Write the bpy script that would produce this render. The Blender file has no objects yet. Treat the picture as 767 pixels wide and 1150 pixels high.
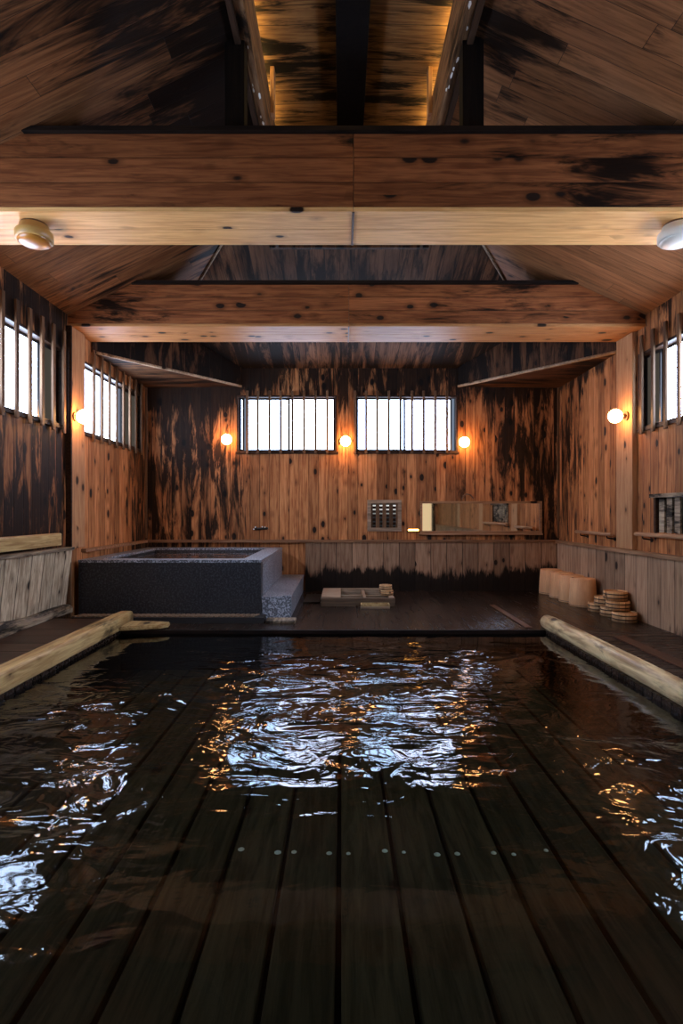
import bpy, bmesh, math, random
from mathutils import Vector
random.seed(7)
S = bpy.context.scene
C = S.collection
F = 620.0; CX, CY, EYE = 383.5, 575.0, 1.2
XL, XR, YB, YF = -3.0, 3.33, 8.45, -2.3      # interior wall faces
EAVE = 3.36
PX0, PX1, PYF, PYN = -2.24, 2.07, 5.6, -0.6  # bath opening
WATER, BED = -0.035, -0.40

# ------------------------------------------------------------------ object helpers
def tag(o, label=None, cat=None, group=None, kind=None):
    if label: o['label'] = label
    if cat: o['category'] = cat
    if group: o['group'] = group
    if kind: o['kind'] = kind
    return o

def empty(name, loc=(0, 0, 0), rz=0, label=None, cat=None, group=None, kind=None):
    o = bpy.data.objects.new(name, None); C.objects.link(o)
    o.location = loc; o.rotation_euler = (0, 0, rz)
    return tag(o, label, cat, group, kind)

def link(name, bm, mats, parent=None, smooth=False, origin=None):
    """turn a bmesh (world or parent-local coordinates) into one object; origin moves its pivot"""
    bmesh.ops.recalc_face_normals(bm, faces=bm.faces)
    me = bpy.data.meshes.new(name); bm.to_mesh(me); bm.free()
    for m in (mats if isinstance(mats, (list, tuple)) else [mats]): me.materials.append(m)
    if smooth:
        for p in me.polygons: p.use_smooth = True
    o = bpy.data.objects.new(name, me); C.objects.link(o)
    if origin is not None:
        from mathutils import Matrix
        me.transform(Matrix.Translation(-Vector(origin))); o.location = origin
    if parent: o.parent = parent
    return o

def box(bm, x0, x1, y0, y1, z0, z1, mi=0, bev=0):
    vs = [bm.verts.new((x, y, z)) for x in (x0, x1) for y in (y0, y1) for z in (z0, z1)]
    idx = [(0, 1, 3, 2), (4, 6, 7, 5), (0, 4, 5, 1), (2, 3, 7, 6), (0, 2, 6, 4), (1, 5, 7, 3)]
    fs = [bm.faces.new([vs[i] for i in f]) for f in idx]
    for f in fs: f.material_index = mi
    if bev:
        es = list({e for f in fs for e in f.edges})
        bmesh.ops.bevel(bm, geom=es, offset=bev, segments=2, affect='EDGES', profile=0.6)
    return vs

def bx(name, dims, mat, parent=None, bev=0.004, center=True):
    bm = bmesh.new(); box(bm, *dims, bev=bev)
    org = ((dims[0]+dims[1])/2, (dims[2]+dims[3])/2, dims[4]) if (center and not parent) else None
    return link(name, bm, mat, parent, origin=org)

def prism(bm, poly, z0, z1, mi=0):
    """vertical extrusion of an xy polygon"""
    a = [bm.verts.new((x, y, z0)) for x, y in poly]; b = [bm.verts.new((x, y, z1)) for x, y in poly]
    n = len(poly); fs = [bm.faces.new(a[::-1]), bm.faces.new(b)]
    for i in range(n): fs.append(bm.faces.new((a[i], a[(i+1) % n], b[(i+1) % n], b[i])))
    for f in fs: f.material_index = mi
    return fs

def slab(bm, pts, off, mi=0):
    """a sheet through pts, thickened by the vector off"""
    off = Vector(off)
    a = [bm.verts.new(p) for p in pts]; b = [bm.verts.new(Vector(p)+off) for p in pts]
    n = len(pts); fs = [bm.faces.new(a), bm.faces.new(b[::-1])]
    for i in range(n): fs.append(bm.faces.new((a[i], b[i], b[(i+1) % n], a[(i+1) % n])))
    for f in fs: f.material_index = mi

def lathe(bm, prof, seg=32, cx=0, cy=0, mi=0):
    """prof: list of (r, z); closed where r == 0"""
    rings = []
    for r, z in prof:
        if r < 1e-6: rings.append([bm.verts.new((cx, cy, z))])
        else: rings.append([bm.verts.new((cx+r*math.cos(2*math.pi*i/seg), cy+r*math.sin(2*math.pi*i/seg), z)) for i in range(seg)])
    for p, q in zip(rings, rings[1:]):
        for i in range(seg):
            j = (i+1) % seg
            if len(p) == 1 and len(q) == 1: continue
            if len(p) == 1: f = bm.faces.new((p[0], q[i], q[j]))
            elif len(q) == 1: f = bm.faces.new((p[i], q[0], p[j]))
            else: f = bm.faces.new((p[i], q[i], q[j], p[j]))
            f.material_index = mi; f.smooth = True

def tube(bm, a, b, r, seg=12, r2=None):
    a, b = Vector(a), Vector(b); d = (b-a).normalized()
    u = d.orthogonal().normalized(); v = d.cross(u)
    r2 = r if r2 is None else r2
    A = [bm.verts.new(a+(u*math.cos(t)+v*math.sin(t))*r) for t in [2*math.pi*i/seg for i in range(seg)]]
    B = [bm.verts.new(b+(u*math.cos(t)+v*math.sin(t))*r2) for t in [2*math.pi*i/seg for i in range(seg)]]
    bm.faces.new(A[::-1]); bm.faces.new(B)
    for i in range(seg):
        f = bm.faces.new((A[i], A[(i+1) % seg], B[(i+1) % seg], B[i])); f.smooth = True

def copy_tree(o, parent=None):
    c = o.copy(); C.objects.link(c); c.parent = parent
    for ch in [k for k in C.objects if k.parent == o]: copy_tree(ch, c)
    return c

# ------------------------------------------------------------------ material helpers
class G:
    def __init__(s, name):
        s.m = bpy.data.materials.new(name); s.m.use_nodes = True
        s.t = s.m.node_tree; s.t.nodes.clear()
        s.out = s.n('ShaderNodeOutputMaterial')
    def n(s, typ, **kw):
        nd = s.t.nodes.new(typ)
        for k, v in kw.items(): setattr(nd, k, v)
        return nd
    def put(s, sock, v):
        if v is None: return
        if isinstance(v, bpy.types.NodeSocket): s.t.links.new(v, sock)
        elif isinstance(v, (tuple, list)) and len(v) == 3 and sock.type == 'RGBA': sock.default_value = (*v, 1)
        else: sock.default_value = v
    def m_(s, op, a, b=None, c=None, clamp=False):
        nd = s.n('ShaderNodeMath', operation=op, use_clamp=clamp)
        s.put(nd.inputs[0], a); s.put(nd.inputs[1], b); s.put(nd.inputs[2], c)
        return nd.outputs[0]
    def vec(s, x, y, z):
        nd = s.n('ShaderNodeCombineXYZ'); s.put(nd.inputs[0], x); s.put(nd.inputs[1], y); s.put(nd.inputs[2], z)
        return nd.outputs[0]
    def noise(s, v, scale=1, detail=3, rough=.5, dist=0):
        nd = s.n('ShaderNodeTexNoise'); s.put(nd.inputs['Vector'], v)
        nd.inputs['Scale'].default_value = scale; nd.inputs['Detail'].default_value = detail
        nd.inputs['Roughness'].default_value = rough; nd.inputs['Distortion'].default_value = dist
        return nd.outputs['Fac']
    def ramp(s, v, lo, hi, a=0., b=1.):
        nd = s.n('ShaderNodeMapRange', interpolation_type='SMOOTHSTEP')
        for i, q in enumerate((v, lo, hi, a, b)): s.put(nd.inputs[i], q)
        return nd.outputs[0]
    def mix(s, f, a, b, mode='MIX'):
        nd = s.n('ShaderNodeMix', data_type='RGBA', blend_type=mode)
        s.put(nd.inputs[0], f); s.put(nd.inputs[6], a); s.put(nd.inputs[7], b)
        return nd.outputs[2]
    def xyz(s):
        tc = s.n('ShaderNodeTexCoord'); sp = s.n('ShaderNodeSeparateXYZ'); s.put(sp.inputs[0], tc.outputs['Object'])
        return dict(x=sp.outputs[0], y=sp.outputs[1], z=sp.outputs[2], v=tc.outputs['Object'])
    def bsdf(s, col, rough=.6, metal=0., bump=None, bstr=.3, bdist=.01, spec=.5, coat=None):
        b = s.n('ShaderNodeBsdfPrincipled'); s.put(b.inputs['Base Color'], col); s.put(b.inputs['Roughness'], rough)
        s.put(b.inputs['Metallic'], metal); s.put(b.inputs['Specular IOR Level'], spec)
        if bump is not None:
            bp = s.n('ShaderNodeBump'); s.put(bp.inputs['Height'], bump); bp.inputs['Strength'].default_value = bstr
            bp.inputs['Distance'].default_value = bdist; s.t.links.new(bp.outputs[0], b.inputs['Normal'])
        s.t.links.new(b.outputs[0], s.out.inputs[0])
        return s.m

KEEP = ('stool', 'basin', 'log', 'square', 'beam_under', 'pillar', 'dado', 'handrail', 'frame', 'kerb')
def wood(name, along='z', across='x', width=.14, c1=(.33, .17, .08), c2=(.17, .075, .03), stain=.5, knots=1.0,
         rough=.6, gap=.02, var=.35, stain_mask=None, stain_col=(.004, .003, .0025), seed=0., third='y', spec=.1,
         gstretch=1.0, sscale=1.0, seglen=0, rvar=0.):
    k = 1.0 if any(q in name for q in KEEP) else .66 if 'cedar' in name else .8 if any(q in name for q in ('ceiling_boards_l', 'ceiling_boards_r', 'beam_face')) else .5
    c1 = tuple(q*k for q in c1); c2 = tuple(q*k for q in c2)
    g = G(name); P = g.xyz(); a = P[along]; c = P[across]
    oi = g.n('ShaderNodeObjectInfo').outputs['Random']
    if width:
        u = g.m_('DIVIDE', g.m_('ADD', c, 50), width); idn = g.m_('FLOOR', u); fr = g.m_('FRACT', u)
    else:
        idn = g.m_('MULTIPLY', oi, 91.); fr = None
    if seglen:
        wn0 = g.n('ShaderNodeTexWhiteNoise', noise_dimensions='1D'); g.put(wn0.inputs['W'], idn)
        sg = g.m_('DIVIDE', g.m_('ADD', g.m_('ADD', a, 40), g.m_('MULTIPLY', wn0.outputs['Value'], seglen)), seglen)
        idn = g.m_('ADD', idn, g.m_('MULTIPLY', g.m_('FLOOR', sg), 17.3)); sfr = g.m_('FRACT', sg)
    wn = g.n('ShaderNodeTexWhiteNoise', noise_dimensions='1D'); g.put(wn.inputs['W'], g.m_('ADD', idn, seed+.37))
    r = wn.outputs['Value']
    off = g.m_('MULTIPLY', r, 37.)
    ao = g.m_('ADD', a, off)
    t3 = 0. if name.startswith(('ceiling', 'soffit')) else P[third]
    gv = g.vec(g.m_('MULTIPLY', c, 34/gstretch), g.m_('MULTIPLY', ao, 2.2), g.m_('ADD', g.m_('MULTIPLY', t3, 34/gstretch), off))
    grain = g.noise(gv, 1, 4, .6, .6)
    fine = g.noise(g.vec(g.m_('MULTIPLY', c, 160), g.m_('MULTIPLY', ao, 6), g.m_('MULTIPLY', t3, 160)), 1, 2, .6)
    col = g.mix(g.ramp(grain, .3, .72), c1, c2)
    tone = g.m_('ADD', 1-var*.6, g.m_('MULTIPLY', r, var*1.3))
    tone = g.m_('MULTIPLY', tone, g.m_('ADD', .8, g.m_('MULTIPLY', fine, .4)))
    col = g.mix(1., col, g.vec(tone, tone, tone), 'MULTIPLY')
    hgt = g.m_('ADD', g.m_('MULTIPLY', grain, .35), g.m_('MULTIPLY', fine, .25))
    if knots:
        vo = g.n('ShaderNodeTexVoronoi', feature='F1', voronoi_dimensions='3D')
        wob = g.m_('MULTIPLY', grain, .25)
        g.put(vo.inputs['Vector'], g.vec(g.m_('ADD', g.m_('MULTIPLY', c, 8.), wob), g.m_('MULTIPLY', ao, 4.6), g.m_('MULTIPLY', t3, 8.)))
        vo.inputs['Scale'].default_value = 1
        sc = g.n('ShaderNodeSeparateColor'); g.put(sc.inputs[0], vo.outputs['Color'])
        size = g.m_('MULTIPLY', g.ramp(sc.outputs[0], 1-.55*knots, 1., 0, 1), .26)
        k = g.ramp(g.m_('SUBTRACT', vo.outputs['Distance'], size), -.04, .05, 1, 0)
        has = g.m_('GREATER_THAN', sc.outputs[0], 1-.6*knots)
        k = g.m_('MULTIPLY', k, has)
        halo = g.m_('MULTIPLY', g.ramp(g.m_('SUBTRACT', vo.outputs['Distance'], size), .0, .3, .5, 0), has)
        col = g.mix(halo, col, tuple(q*.5 for q in c2)); col = g.mix(k, col, (.018, .010, .007))
    if stain:
        sv = g.vec(g.m_('MULTIPLY', c, 7/sscale), g.m_('MULTIPLY', ao, 1.1/sscale), g.m_('ADD', g.m_('MULTIPLY', t3, 3), off))
        s1 = g.noise(sv, 1, 5, .72, .5)
        big = g.noise(P['v'], .9/sscale, 2, .5)
        amt = g.m_('ADD', g.m_('MULTIPLY', big, .5), s1)
        base = stain
        if stain_mask: base = g.m_('ADD', stain, stain_mask(g, P))
        # a higher value drops the threshold: more of the wood is blackened
        thr = g.m_('SUBTRACT', 1.08, g.m_('MULTIPLY', base, .5))
        sf = g.ramp(g.m_('SUBTRACT', amt, thr), -.05, .13)
        col = g.mix(g.m_('MULTIPLY', sf, .96), col, stain_col)
    if fr is not None and gap:
        e = g.m_('MINIMUM', fr, g.m_('SUBTRACT', 1., fr))
        gp = g.ramp(e, gap*.4, gap*1.2, 1, 0)
        if seglen:
            e2 = g.m_('MULTIPLY', g.m_('MINIMUM', sfr, g.m_('SUBTRACT', 1., sfr)), seglen/width)
            gp = g.m_('MAXIMUM', gp, g.ramp(e2, gap*.4, gap*1.2, 1, 0))
        col = g.mix(g.m_('MULTIPLY', gp, .85), col, (.006, .004, .003))
        hgt = g.m_('SUBTRACT', hgt, g.m_('MULTIPLY', gp, 1.5))
    rg = rough if not rvar else g.m_('ADD', rough, g.m_('MULTIPLY', g.m_('SUBTRACT', grain, .5), rvar))
    return g.bsdf(col, rg, bump=hgt, bstr=.5, bdist=.006, spec=spec)

def plain(name, col, rough=.5, metal=0., nscale=40, namt=.3, spec=.5, bstr=.15):
    g = G(name); P = g.xyz(); n = g.noise(P['v'], nscale, 3, .6)
    t = g.m_('ADD', 1-namt/2, g.m_('MULTIPLY', n, namt))
    return g.bsdf(g.mix(1., col, g.vec(t, t, t), 'MULTIPLY'), rough, metal, bump=n, bstr=bstr, bdist=.003, spec=spec)

def emit(name, col, strength, vary=None):
    g = G(name); e = g.n('ShaderNodeEmission'); g.put(e.inputs[0], vary(g) if vary else col); e.inputs[1].default_value = strength
    g.t.links.new(e.outputs[0], g.out.inputs[0]); return g.m

M = {}
# -- stain distributions: where the steam has blackened the boards
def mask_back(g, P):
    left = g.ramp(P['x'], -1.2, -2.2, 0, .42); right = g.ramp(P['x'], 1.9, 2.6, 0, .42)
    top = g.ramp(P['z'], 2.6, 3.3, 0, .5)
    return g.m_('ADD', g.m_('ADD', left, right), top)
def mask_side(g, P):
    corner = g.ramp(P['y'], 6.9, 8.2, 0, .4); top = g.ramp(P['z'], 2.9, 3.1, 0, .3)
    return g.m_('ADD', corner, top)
def mask_side_left(g, P):
    corner = g.ramp(P['y'], 7.2, 8.2, 0, .3); top = g.ramp(P['z'], 2.9, 3.1, 0, .05)
    near = g.ramp(P['y'], 6.2, 5.9, 0, .45)
    return g.m_('ADD', g.m_('ADD', corner, top), near)
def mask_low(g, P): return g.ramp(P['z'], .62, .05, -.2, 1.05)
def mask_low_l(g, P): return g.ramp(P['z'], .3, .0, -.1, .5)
def mask_ceil(g, P):
    near = g.ramp(P['z'], 3.8, 4.4, 0, .5)
    return near
def mask_ceil_r(g, P): return g.ramp(P['z'], 3.8, 4.5, -.25, .3)

O1, O2 = (.66, .28, .105), (.31, .105, .034)
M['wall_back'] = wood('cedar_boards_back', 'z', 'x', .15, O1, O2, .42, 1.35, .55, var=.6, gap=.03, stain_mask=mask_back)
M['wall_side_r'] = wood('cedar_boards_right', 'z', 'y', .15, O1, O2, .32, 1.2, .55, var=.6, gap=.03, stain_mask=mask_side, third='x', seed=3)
M['wall_side_l'] = wood('cedar_boards_left', 'z', 'y', .15, O1, O2, .45, 1., .55, var=.6, gap=.03, stain_mask=mask_side_left, third='x', seed=9)
PA, PB = (.42, .26, .15), (.25, .145, .08)
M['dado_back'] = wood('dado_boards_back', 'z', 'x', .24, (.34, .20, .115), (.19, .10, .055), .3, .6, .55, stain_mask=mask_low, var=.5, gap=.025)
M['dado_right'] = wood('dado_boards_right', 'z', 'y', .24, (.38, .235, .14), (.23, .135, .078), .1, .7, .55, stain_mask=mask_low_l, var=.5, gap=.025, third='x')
M['dado_left'] = wood('worn_dado_boards_left', 'z', 'y', .21, (.56, .45, .30), (.26, .18, .11), .30, 1.1, .6, gap=.03, third='x', sscale=.6)
M['ceil_side'] = wood('ceiling_boards_left', 'x', 'y', .17, (.24, .098, .038), (.12, .044, .016), .5, .1, .55, third='z', gap=.012, seed=5, sscale=1.3, seglen=2.6, stain_mask=mask_ceil, var=.4)
M['ceil_side_r'] = wood('ceiling_boards_right', 'x', 'y', .17, (.30, .125, .05), (.17, .068, .026), .48, .1, .55, third='z', gap=.012, seed=6, sscale=1.3, seglen=2.6, stain_mask=mask_ceil_r, var=.3)
M['ceil_back'] = wood('ceiling_boards_hip', 'y', 'x', .17, (.25, .12, .06), (.12, .055, .026), .75, .2, .6, third='z', seed=7)
M['ceil_lantern'] = wood('ceiling_boards_lantern', 'x', 'y', .17, (.34, .18, .07), (.16, .075, .028), .6, .1, .6, third='z', seed=8)
M['soffit'] = wood('soffit_boards', 'x', 'y', .14, (.25, .11, .05), (.12, .05, .022), .7, .2, .6, third='z', seed=11)
M['fascia'] = wood('fascia_boards', 'z', 'x', .13, (.22, .10, .045), (.10, .042, .02), .8, .3, .6, seed=12)
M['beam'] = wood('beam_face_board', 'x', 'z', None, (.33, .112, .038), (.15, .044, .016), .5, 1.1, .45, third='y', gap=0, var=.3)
M['beam_under'] = wood('beam_under_lit_board', 'x', 'y', None, (.84, .46, .17), (.62, .30, .10), .0, .8, .45, third='z', gap=0, var=.2)  # paler than the beam faces: light from below is put into the colour
M['beam_under_far'] = wood('darker_under_board_kerb', 'x', 'y', None, (.46, .21, .075), (.30, .12, .04), .2, 1., .5, third='z', gap=0, var=.2)  # darker copy of the lit underside colour, toned down for the far beam
M['cap'] = wood('blackened_cap', 'x', 'y', None, (.03, .016, .01), (.012, .007, .005), .5, 0, .6, third='z', gap=0)
M['pillar'] = wood('pillar_wood', 'z', 'y', None, (.46, .25, .12), (.32, .15, .065), .0, 1., .45, third='x', gap=0, var=.2)
M['purlin'] = wood('purlin_frame_wood', 'y', 'z', None, (.27, .14, .065), (.08, .035, .016), .6, .2, .6, third='x', gap=0)
M['black_post'] = wood('black_post_wood', 'z', 'x', None, (.02, .012, .008), (.008, .005, .004), .3, 0, .6, gap=0)
M['bar'] = wood('window_bar_wood', 'z', 'x', None, (.30, .16, .08), (.14, .07, .035), .3, .1, .5, gap=0, var=.6)
M['casing'] = wood('window_casing_wood', 'y', 'z', None, (.10, .05, .028), (.04, .02, .012), .5, .1, .5, third='x', gap=0)
M['cap_rail'] = wood('dado_cap_wood', 'y', 'z', None, (.34, .19, .10), (.18, .095, .05), .35, .2, .5, third='x', gap=0)
M['cap_rail_b'] = wood('dado_cap_wood_back', 'x', 'z', None, (.30, .15, .075), (.15, .07, .035), .35, .2, .5, third='y', gap=0)
M['rail'] = wood('handrail_wood', 'y', 'z', None, (.42, .25, .14), (.28, .15, .08), .0, .1, .4, third='x', gap=0)
M['log'] = wood('peeled_log_wood', 'y', 'x', None, (.62, .47, .25), (.22, .13, .06), .6, .4, .35, third='z', gap=0, gstretch=1.6)
M['sq_log'] = wood('square_timber_wood', 'y', 'x', None, (.52, .37, .16), (.26, .15, .055), .5, .4, .35, third='z', gap=0)
M['kerb'] = wood('kerb_wood', 'y', 'z', None, (.40, .31, .2), (.14, .1, .07), .7, .4, .55, third='x', gap=0)
DK1, DK2 = (.050, .032, .022), (.022, .014, .010)
M['floor_far'] = wood('wet_deck_lengthwise', 'y', 'x', .30, DK1, DK2, .3, .1, .24, third='z', gap=.02, var=.6, rvar=.25)
M['floor_side'] = wood('wet_deck_crosswise', 'x', 'y', .11, tuple(q*1.5 for q in DK1), DK2, .3, .0, .27, third='z', gap=.09, var=.6, rvar=.25)
M['floor_left'] = wood('left_deck_crosswise', 'x', 'y', .27, (.15, .09, .055), (.07, .04, .025), .45, .0, .35, third='z', gap=.03, var=.5)
M['strip'] = wood('reddish_deck_board', 'y', 'x', None, (.20, .09, .05), (.10, .045, .026), .2, .1, .35, third='z', gap=0)
M['bed'] = wood('submerged_plank', 'y', 'x', None, (.135, .108, .064), (.055, .045, .028), .2, .35, .7, third='z', gap=0, var=.35, gstretch=1.5)
M['poolwall'] = wood('submerged_wall_board', 'x', 'z', None, (.05, .035, .022), (.02, .015, .01), .4, .1, .6, gap=0)
M['tub'] = wood('stool_cedar', 'z', 'x', None, (.74, .42, .21), (.62, .33, .16), 0, 0, .5, gap=0, var=.12, gstretch=2)
M['basin'] = wood('basin_cedar', 'z', 'x', .035, (.62, .36, .17), (.46, .25, .11), 0, 0, .45, gap=.03, var=.25)
M['basin_top'] = wood('basin_base_cedar', 'x', 'y', .06, (.58, .32, .15), (.42, .21, .09), 0, 0, .45, third='z', gap=.03, var=.25)
M['frame_wood'] = wood('weathered_frame_wood', 'x', 'y', None, (.36, .25, .16), (.16, .11, .07), .4, .2, .5, third='z', gap=0)
M['frame_dark'] = wood('dark_front_frame', 'x', 'z', None, (.16, .10, .06), (.06, .04, .025), .4, .1, .5, gap=0)  # darker wood colour for the front side of the floor frame
M['mirror_frame'] = wood('mirror_frame_wood', 'x', 'z', None, (.33, .18, .09), (.2, .1, .05), .1, .1, .5, gap=0)
M['hoop'] = plain('dark_copper_hoop', (.05, .03, .02), .45, .6)
M['black_metal'] = plain('black_metal', (.015, .014, .013), .4, .7)
M['alu'] = plain('dark_bronze_aluminium', (.035, .03, .028), .35, .8)
M['alu_grey'] = plain('grey_aluminium', (.25, .25, .26), .4, .8)
M['nail'] = plain('wet_steel_nail_and_glint', (.62, .78, .82), .4, .2)
M['lampbase'] = plain('brown_lamp_base', (.12, .06, .03), .5)
M['amber'] = plain('aged_amber_diffuser', (.36, .14, .02), .3, nscale=9, namt=.6)
M['amber_rim'] = plain('cream_lamp_rim', (.40, .22, .06), .4, nscale=12)
M['white_diff'] = plain('milky_white_diffuser', (.72, .68, .58), .3, nscale=9, namt=.2)
M['silver'] = plain('mirror_silver', (.86, .86, .84), .03, 1., namt=.05, bstr=0)
M['void'] = plain('dark_recess', (.01, .008, .007), .8)
M['lamp_glow'] = emit('lamp_glow', (1., .47, .16), 130)
M['heater'] = emit('orange_indicator_glow', (1., .42, .08), 26)
M['clerestory'] = emit('clerestory_pane_glow', (1., .66, .22), 42)
M['warm_shoji'] = emit('warm_screen_glow', (1., .72, .40), 1.7)

def sky_col(tint, dark, seed):
    def f(g):
        P = g.xyz(); n = g.noise(g.vec(g.m_('ADD', P['x'], seed), P['y'], g.m_('MULTIPLY', P['z'], 1.6)), 1.9, 3, .5)
        h = g.m_('ADD', g.ramp(P['z'], 2.15, 2.95), g.m_('MULTIPLY', g.m_('SUBTRACT', n, .5), 1.2))
        return g.mix(g.ramp(h, .1, .8), dark, tint)
    return f
# frosted panes: bright overcast daylight behind them, paler at the top where the sky is
M['pane_blue'] = emit('frosted_pane_blue', None, 105., sky_col((.66, .82, 1.), (.16, .22, .32), 0))
M['pane_lav'] = emit('frosted_pane_lavender', None, 105., sky_col((.70, .80, 1.), (.22, .25, .34), 4))
M['pane_side'] = emit('frosted_pane_side', None, 82., sky_col((.66, .82, 1.), (.40, .52, .74), 9))
M['pane_dim'] = emit('faint_glow_panel', None, .42, sky_col((.5, .45, .4), (.3, .25, .2), 2))  # panels beside the glass, given a faint glow of their own

def granite(name, base, spk, rough):
    g = G(name); P = g.xyz()
    a = g.noise(P['v'], 48, 2, .6); b = g.noise(P['v'], 100, 1, .5); c = g.noise(P['v'], 3, 3, .6)
    col = g.mix(g.ramp(a, .48, .60), base, spk); col = g.mix(g.ramp(b, .6, .68, 0, .6), col, tuple(q*2 for q in spk))
    col = g.mix(g.ramp(c, .4, .75, 0, .45), col, (.03, .03, .03))
    return g.bsdf(col, rough, bump=a, bstr=.25, bdist=.002)
M['granite'] = granite('granite_shaded_copy', (.008, .0085, .01), (.04, .043, .05), .42)  # shaded copy of the granite: the dark front's shade is in the colour
M['granite_lit'] = granite('granite_lit_copy', (.07, .078, .09), (.36, .39, .44), .38)  # lit copy of the same granite: window light painted into the colour

def water(name, amp_mask=True, tint=(.76, .77, .70)):
    g = G(name); P = g.xyz()
    v = P['v']
    sq = g.n('ShaderNodeVectorMath', operation='MULTIPLY'); g.put(sq.inputs[0], v); sq.inputs[1].default_value = (.62, 1, 1); v = sq.outputs[0]
    wrp = g.n('ShaderNodeTexNoise'); g.put(wrp.inputs['Vector'], v); wrp.inputs['Scale'].default_value = 2.2; wrp.inputs['Detail'].default_value = 2
    vm = g.n('ShaderNodeVectorMath', operation='MULTIPLY_ADD'); g.put(vm.inputs[0], wrp.outputs['Color']); vm.inputs[1].default_value = (.35, .35, 0); g.put(vm.inputs[2], v)
    n1 = g.noise(vm.outputs[0], 3.6, 1.5, .45, .8)
    n2 = g.noise(vm.outputs[0], 9.5, 2., .5, 1.0)
    h = g.m_('ADD', g.m_('MULTIPLY', n1, .040), g.m_('MULTIPLY', n2, .0100))
    if amp_mask:
        # livelier where the hot spring wells up, nearly still just in front of the viewer
        r = g.m_('SQRT', g.m_('ADD', g.m_('POWER', g.m_('MULTIPLY', g.m_('SUBTRACT', P['x'], .1), 1.25), 2), g.m_('POWER', g.m_('SUBTRACT', P['y'], 1.2), 2)))
        amp = g.m_('MULTIPLY', g.ramp(r, .8, 2.2, .05, 1.), g.ramp(P['y'], 4.5, 5.2, 1., .2))
        cr = g.m_('MULTIPLY', g.ramp(P['x'], .85, 1.35), g.ramp(P['y'], 2.5, 3.4)); cl = g.m_('MULTIPLY', g.ramp(P['x'], -1.0, -1.5), g.ramp(P['y'], 3.4, 4.3))
        amp = g.m_('MULTIPLY', amp, g.m_('SUBTRACT', 1., g.m_('MULTIPLY', g.m_('MAXIMUM', cr, cl), .8)))
        h = g.m_('MULTIPLY', h, amp)
    bp = g.n('ShaderNodeBump'); g.put(bp.inputs['Height'], h); bp.inputs['Strength'].default_value = 1; bp.inputs['Distance'].default_value = 1
    fr = g.n('ShaderNodeFresnel'); fr.inputs[0].default_value = 1.275; g.t.links.new(bp.outputs[0], fr.inputs['Normal'])
    gl = g.n('ShaderNodeBsdfGlossy'); g.put(gl.inputs['Roughness'], g.ramp(amp, .05, .8, .015, .055) if amp_mask else .03); gl.inputs['Color'].default_value = (1, 1, 1, 1)
    g.t.links.new(bp.outputs[0], gl.inputs['Normal'])
    tr = g.n('ShaderNodeBsdfTransparent')
    geo = g.n('ShaderNodeNewGeometry'); dt = g.n('ShaderNodeVectorMath', operation='DOT_PRODUCT'); g.put(dt.inputs[0], geo.outputs['Incoming']); g.put(dt.inputs[1], geo.outputs['Normal'])
    path = g.m_('DIVIDE', 1., g.m_('MAXIMUM', g.m_('ABSOLUTE', dt.outputs['Value']), .08))   # Beer's law: a slanting path is longer
    g.put(tr.inputs[0], g.vec(*[g.m_('POWER', q, path) for q in tint]))
    mx = g.n('ShaderNodeMixShader'); g.t.links.new(fr.outputs[0], mx.inputs[0]); g.t.links.new(tr.outputs[0], mx.inputs[1]); g.t.links.new(gl.outputs[0], mx.inputs[2])
    g.t.links.new(mx.outputs[0], g.out.inputs[0]); return g.m
M['water'] = water('rippling_hot_spring_water')
M['water_tub'] = water('still_tub_water', False, (.5, .5, .45))

# ------------------------------------------------------------------ setting: walls
T = .14
maps = {'back': lambda u, d, z: (u, YB-d, z), 'left': lambda u, d, z: (XL+d, u, z),
        'right': lambda u, d, z: (XR-d, u, z), 'front': lambda u, d, z: (u, YF+d, z)}
def mbox(bm, mp, u0, u1, d0, d1, z0, z1, bev=0):
    a = mp(u0, d0, z0); b = mp(u1, d1, z1)
    box(bm, min(a[0], b[0]), max(a[0], b[0]), min(a[1], b[1]), max(a[1], b[1]), min(a[2], b[2]), max(a[2], b[2]), bev=bev)
def wall(name, side, u0, u1, z1, holes, mat):
    bm = bmesh.new(); mp = maps[side]
    us = sorted({u0, u1, *[h[0] for h in holes], *[h[1] for h in holes]})
    for a, b in zip(us, us[1:]):
        hs = sorted([h for h in holes if h[0] <= a+1e-6 and h[1] >= b-1e-6], key=lambda h: h[2])
        z = -.06
        for h in hs:
            mbox(bm, mp, a, b, -T, 0, z, h[2]); z = h[3]
        mbox(bm, mp, a, b, -T, 0, z, z1)
    bmesh.ops.remove_doubles(bm, verts=bm.verts, dist=1e-5)
    return tag(link(name, bm, mat), kind='structure')

WZ0, WZ1 = 2.11, 2.96
W_back = [(-1.60, -.07, 2.11, 2.985), (.20, 1.78, 2.11, 2.985)]
LAT = (.405, .905, .915, 1.375)
W_left = [(1.62, 3.66, WZ0, WZ1), (4.30, 5.96, WZ0, WZ1), (6.36, 8.28, WZ0, WZ1)]
W_right = [(1.62, 3.66, WZ0, WZ1), (4.10, 6.18, WZ0, WZ1)]
HATCH = (4.72, 5.87, .985, 1.37)
wall('wall_back', 'back', XL-T, XR+T, 3.42, W_back+[LAT], M['wall_back'])
wall('wall_left', 'left', YF-T, YB, EAVE, W_left, M['wall_side_l'])
wall('wall_right', 'right', YF-T, YB, EAVE, W_right+[HATCH], M['wall_side_r'])
wall('wall_front', 'front', XL, XR, 3.42, [(1.7, 3.2, .2, 2.0)], M['wall_back'])

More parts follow.
